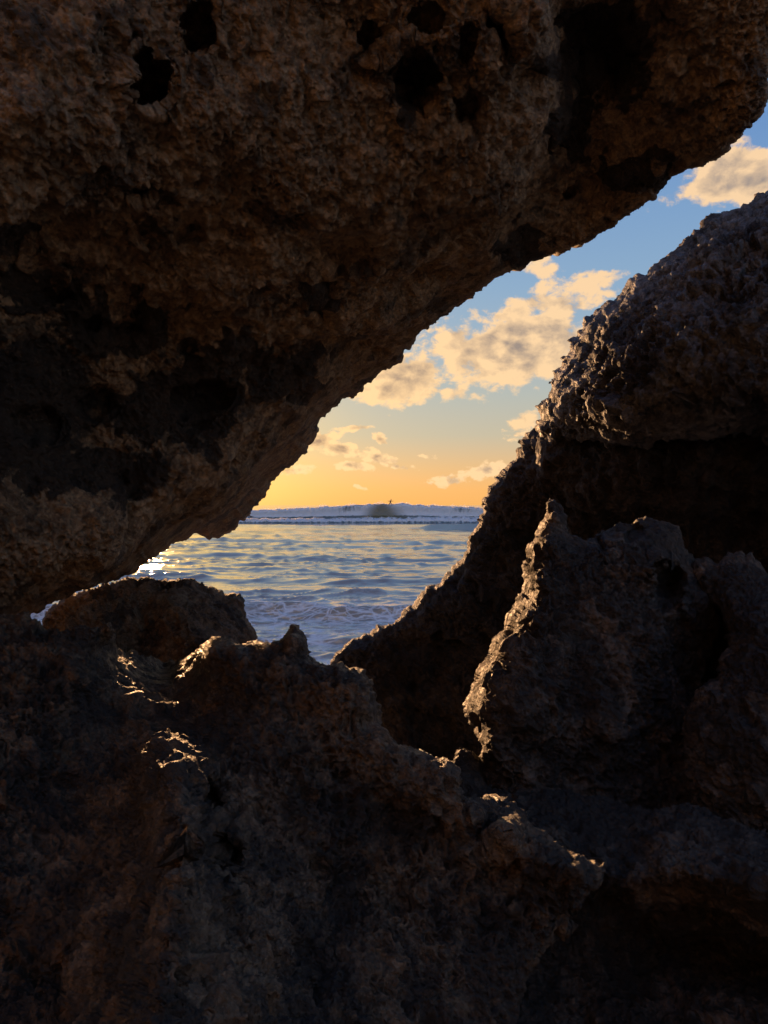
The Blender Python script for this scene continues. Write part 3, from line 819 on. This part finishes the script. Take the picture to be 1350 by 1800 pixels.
def spray(parent, count, hmax, size, seed):
    """torn spray blown off the crest of a wave: many thin drops of foam"""
    r = np.random.RandomState(seed)
    me = parent.data
    co = np.empty(len(me.vertices) * 3, np.float32); me.vertices.foreach_get('co', co); co = co.reshape(-1, 3)
    xs = np.floor(co[:, 0] / .5)
    order = np.lexsort((co[:, 2], xs)); last = np.r_[np.flatnonzero(np.diff(xs[order])), len(xs) - 1]
    top = co[order][last]                                    # highest point of each half metre
    top = top[np.argsort(top[:, 0])]
    x = r.uniform(top[0, 0], top[-1, 0], count)
    cl = np.clip(.35 + 1.3 * perlin(np.c_[x / 2.2, np.zeros(count), np.zeros(count)], seed), .03, 1.3)
    z = np.interp(x, top[:, 0], top[:, 2]) + (r.exponential(.35, count) - .25) * hmax * cl
    y = np.interp(x, top[:, 0], top[:, 1]) + r.normal(0, .25, count)
    d = r.normal(size=(count, 2, 3)) * (size * r.uniform(.4, 1.3, count))[:, None, None]
    c = np.stack([x, y, z], 1)[:, None, :]
    V = np.concatenate([c - d[:, :1], c - d[:, 1:], c + d[:, :1], c + d[:, 1:]], 1).reshape(-1, 3)
    F = np.arange(count * 4).reshape(-1, 4)
    o = mesh_obj('spray', V, F, M_spray, (0, 0, 0), parent, smooth=False)
    o['kind'] = 'stuff'


def spray_material():
    m = bpy.data.materials.new('sea_spray'); m.use_nodes = True
    t = m.node_tree; t.nodes.clear(); g = NT(t)
    n = g.noise(g.n('ShaderNodeTexCoord').outputs['Object'], .4, 3)
    col = g.mix(n, (.80, .82, .86), (.92, .92, .92))
    df = g.n('ShaderNodeBsdfDiffuse'); g.link(col, df.inputs[0])
    tr = g.n('ShaderNodeBsdfTranslucent'); g.link(col, tr.inputs[0])
    mx = g.n('ShaderNodeMixShader'); mx.inputs[0].default_value = .5; g.link(df.outputs[0], mx.inputs[1]); g.link(tr.outputs[0], mx.inputs[2])
    o = g.n('ShaderNodeOutputMaterial'); g.link(mx.outputs[0], o.inputs[0])
    return m
M_spray = spray_material()


def px2x(px, d): return (px - 675) / FPX * d
def py2z(py, d): return EYE - (py - HOR) / FPX * d
D1 = 178.
def foam1(x, hrel, a):
    px = x / D1 * FPX + 675
    f = (.55 + .35 * np.sin(hrel * 3.0)) * sstep(.22, .36, hrel)
    lip = sstep(.8, 1.0, hrel) * .5
    olive = .85 * sstep(630, 662, px - (hrel - .5) * 20) * sstep(718, 680, px + (hrel - .5) * 26) 
    teal = np.exp(-((px - 615) / 26) ** 2) * .45 * sstep(.3, .8, hrel) + np.exp(-((px - 812) / 18) ** 2) * .5 * sstep(.4, .8, hrel)
    return f + lip - teal, olive
crest1 = [(px2x(p, D1), max(py2z(q, D1) + .12, .6)) for p, q in [(-200, 906), (300, 903), (430, 899), (500, 896), (560, 893), (610, 889.5), (660, 887.2), (700, 887.0), (740, 889), (780, 891), (840, 893.5), (900, 895), (1100, 900), (1600, 908)]]
bw = breaker('breaking_wave', D1, px2x(-200, D1), px2x(1600, D1), crest1, foam1,
        [(-16, 0), (-9, .35), (-4, .78), (-1.2, .97), (0, 1.0), (.7, .97), (1.0, .9), (.8, .7), (.9, .5), (1.3, .3), (2.2, .12), (4.0, 0)], .28,
        'long blue white breaking wave rising to the horizon', 5)
spray(bw, 80000, .55, .045, 3)
D2 = 150.
crest2 = [(px2x(p, D2), py2z(q, D2) + .12) for p, q in [(-200, 913), (300, 913.5), (430, 913), (560, 913.5), (690, 912), (760, 911), (850, 911), (1100, 912), (1600, 913)]]
fw = breaker('foam_wave', D2, px2x(-200, D2), px2x(1600, D2), crest2, lambda x, h, a: (.35 + .9 * sstep(.25, .7, h) * sstep(-2.0, .2, a), 0 * x),
        [(-6, 0), (-3, .5), (-1.2, .9), (-.3, 1.0), (.3, .9), (.7, .6), (.9, .3), (1.3, .05), (3.0, -.1)], .45,
        'low white line of foam rolling in front of the breaking wave', 8)
spray(fw, 30000, .25, .04, 4)


# ------------------------------------------------------------------ surfers
def plain(name, col, rough=.5):
    m = bpy.data.materials.new(name); m.use_nodes = True
    g = NT(m.node_tree); bs = m.node_tree.nodes['Principled BSDF']
    co = g.n('ShaderNodeTexCoord').outputs['Object']
    g.link(g.mix(g.noise(co, 9, 3), tuple(c * .8 for c in col), tuple(c * 1.15 for c in col)), bs.inputs['Base Color'])
    bs.inputs['Roughness'].default_value = rough
    return m
M_suit = plain('black_wetsuit', (.02, .02, .024), .55)
M_skin = plain('skin', (.30, .17, .11), .5)
M_board = plain('board_white', (.6, .58, .52), .3)
M_fin = plain('board_fin', (.03, .03, .035), .4)
M_hair = plain('dark_hair', (.025, .017, .012), .7)


def surfer(joints, loc, rotz, label):
    """one continuous body grown over a posed skeleton"""
    names = list(joints)
    J = {k: i for i, k in enumerate(names)}
    links = [('pelvis', 'waist'), ('waist', 'chest'), ('chest', 'neck'), ('neck', 'chin'), ('chin', 'head')]
    for s in 'lr':
        links += [('chest', 'shoulder_' + s), ('shoulder_' + s, 'elbow_' + s), ('elbow_' + s, 'wrist_' + s), ('wrist_' + s, 'hand_' + s),
                  ('pelvis', 'hip_' + s), ('hip_' + s, 'knee_' + s), ('knee_' + s, 'ankle_' + s), ('ankle_' + s, 'toe_' + s)]
    rad = dict(pelvis=.15, waist=.125, chest=.155, neck=.06, chin=.085, head=.095, shoulder=.075, elbow=.05, wrist=.036, hand=.042, hip=.105, knee=.068, ankle=.045, toe=.042)
    me = bpy.data.meshes.new('skeleton')
    me.from_pydata([joints[k] for k in names], [(J[a], J[b]) for a, b in links], [])
    ob = bpy.data.objects.new('skeleton', me); scene.collection.objects.link(ob)
    sk = ob.modifiers.new('skin', 'SKIN'); ob.modifiers.new('sub', 'SUBSURF').levels = 1
    if not me.skin_vertices: me.skin_vertices.new()
    for k, i in J.items():
        r = rad[k.split('_')[0]]
        me.skin_vertices[0].data[i].radius = (r, r)
        me.skin_vertices[0].data[i].use_root = (k == 'pelvis')
    dg = bpy.context.evaluated_depsgraph_get()
    body = bpy.data.meshes.new_from_object(ob.evaluated_get(dg))
    bpy.data.objects.remove(ob)
    body.name = 'person'
    body.materials.clear(); body.materials.append(M_suit); body.materials.append(M_skin)
    hp = Vector(joints['head'])
    for p in body.polygons:
        p.use_smooth = True
        near = min((Vector(joints[k]) - p.center).length for k in ('head', 'chin', 'hand_l', 'hand_r', 'toe_l', 'toe_r'))
        p.material_index = 1 if near < .12 else 0
    o = bpy.data.objects.new('person', body); scene.collection.objects.link(o)
    o.location = loc; o.rotation_euler = (0, 0, rotz)
    tag(o, label, 'person', 'surfers out at the break')
    # hair cap on the head
    n, k = 9, 14
    V = []; F = []
    for i in range(n):
        a = i / (n - 1) * 1.9
        for j in range(k):
            b = j / k * 2 * math.pi
            V.append((hp.x + .112 * math.sin(a) * math.cos(b), hp.y + .118 * math.sin(a) * math.sin(b), hp.z + .02 + .118 * math.cos(a)))
    for i in range(n - 1):
        for j in range(k):
            F.append((i * k + j, (i + 1) * k + j, (i + 1) * k + (j + 1) % k, i * k + (j + 1) % k))
    h = mesh_obj('hair', np.array(V), np.array(F), M_hair, (0, 0, 0), o)
    return o


def surfboard(loc, rot, label, length=1.9):
    n, k = 25, 16
    V = []; F = []
    for i in range(n):
        t = i / (n - 1)
        x = (t - .5) * length
        w = .26 * (math.sin(math.pi * min(1, t * .96 + .04)) ** .6) * (1 - .25 * max(0, t - .55)) + .004
        z = .05 + .32 * max(0, t - .62) ** 2 * 2 + .12 * max(0, .2 - t) ** 2
        for j in range(k):
            a = j / k * 2 * math.pi
            V.append((x, w * math.cos(a), z + .032 * math.sin(a) * (.4 + .6 * min(1, w / .15))))
    for i in range(n - 1):
        for j in range(k):
            F.append((i * k + j, (i + 1) * k + j, (i + 1) * k + (j + 1) % k, i * k + (j + 1) % k))
    o = mesh_obj('surfboard', np.array(V), np.array(F), M_board, (0, 0, 0))
    o.location = loc; o.rotation_euler = rot
    tag(o, label, 'surfboard', 'boards of the surfers')
    for yy in (-.13, 0, .13):
        x0 = -.5 * length + (.22 if yy == 0 else .34)
        Q = [(x0 - .05, yy - .004, .05), (x0 + .08, yy - .004, .05), (x0 - .07, yy - .002, -.09), (x0 - .10, yy - .002, -.08)]
        Q += [(a, 2 * yy - b, c) for a, b, c in Q]
        mesh_obj('fin', np.array(Q), np.array([(0, 1, 2, 3), (7, 6, 5, 4), (0, 4, 5, 1), (1, 5, 6, 2), (2, 6, 7, 3), (3, 7, 4, 0)]), M_fin, (0, 0, 0), o)
    return o


# crouched rider on the crest
DS = 177.5
zc = py2z(888.6, DS)
xc = px2x(686, DS)
crouch = dict(pelvis=(-.05, .05, .62), waist=(0, .02, .80), chest=(.08, -.02, 1.02), neck=(.13, -.03, 1.20), chin=(.16, -.04, 1.28), head=(.17, -.05, 1.38),
              shoulder_l=(.20, -.20, 1.08), elbow_l=(.42, -.34, .98), wrist_l=(.66, -.36, 1.04), hand_l=(.78, -.36, 1.07),
              shoulder_r=(-.02, .18, 1.08), elbow_r=(-.26, .30, .98), wrist_r=(-.50, .30, 1.06), hand_r=(-.62, .30, 1.10),
              hip_l=(.04, -.06, .58), knee_l=(.36, -.16, .46), ankle_l=(.34, -.02, .12), toe_l=(.38, -.16, .09),
              hip_r=(-.12, .12, .58), knee_r=(-.18, -.12, .40), ankle_r=(-.42, .06, .12), toe_r=(-.40, -.10, .09))
surfer(crouch, (xc, DS, zc), math.radians(10), 'surfer in a dark wetsuit crouching on a board on the wave crest')
surfboard((xc, DS, zc), (0, math.radians(-4), math.radians(10)), 'pale surfboard under the crouching surfer on the wave crest')
# waiting rider behind the wave: head and shoulders show
D3 = 196.
x3 = px2x(751, D3); z3 = py2z(891.5, D3) - .55
sit = dict(pelvis=(0, 0, .10), waist=(.02, 0, .28), chest=(.04, 0, .50), neck=(.06, 0, .70), chin=(.07, -.01, .78), head=(.07, -.02, .88),
           shoulder_l=(.04, -.19, .57), elbow_l=(.14, -.26, .33), wrist_l=(.28, -.18, .16), hand_l=(.35, -.14, .12),
           shoulder_r=(.04, .19, .57), elbow_r=(.14, .26, .33), wrist_r=(.28, .18, .16), hand_r=(.35, .14, .12),
           hip_l=(.04, -.10, .08), knee_l=(.30, -.30, .04), ankle_l=(.28, -.32, -.36), toe_l=(.38, -.33, -.42),
           hip_r=(.04, .10, .08), knee_r=(.30, .30, .04), ankle_r=(.28, .32, -.36), toe_r=(.38, .33, -.42))
surfer(sit, (x3, D3, z3), math.radians(-80), 'surfer sitting behind the breaking wave with only head and shoulders showing')
surfboard((x3, D3, z3 - .10), (0, 0, math.radians(-80)), 'surfboard carrying the surfer who sits behind the breaking wave')
# rider lying prone in the white water on the left
D4 = 175.2
x4 = px2x(441, D4); z4 = py2z(909.5, D4)
prone = dict(pelvis=(-.10, 0, .22), waist=(.10, 0, .24), chest=(.34, 0, .30), neck=(.52, 0, .40), chin=(.60, 0, .44), head=(.66, 0, .52),
             shoulder_l=(.38, -.20, .30), elbow_l=(.56, -.32, .20), wrist_l=(.72, -.26, .12), hand_l=(.80, -.24, .11),
             shoulder_r=(.38, .20, .30), elbow_r=(.56, .32, .20), wrist_r=(.72, .26, .12), hand_r=(.80, .24, .11),
             hip_l=(-.16, -.10, .20), knee_l=(-.58, -.13, .17), ankle_l=(-.98, -.12, .17), toe_l=(-1.10, -.12, .14),
             hip_r=(-.16, .10, .20), knee_r=(-.58, .13, .17), ankle_r=(-.98, .12, .17), toe_r=(-1.10, .12, .14))
surfer(prone, (x4, D4, z4), math.radians(-110), 'surfer lying prone on a board in the white water at far left')
surfboard((x4, D4, z4), (0, 0, math.radians(-110)), 'surfboard under the prone surfer at far left of the wave')
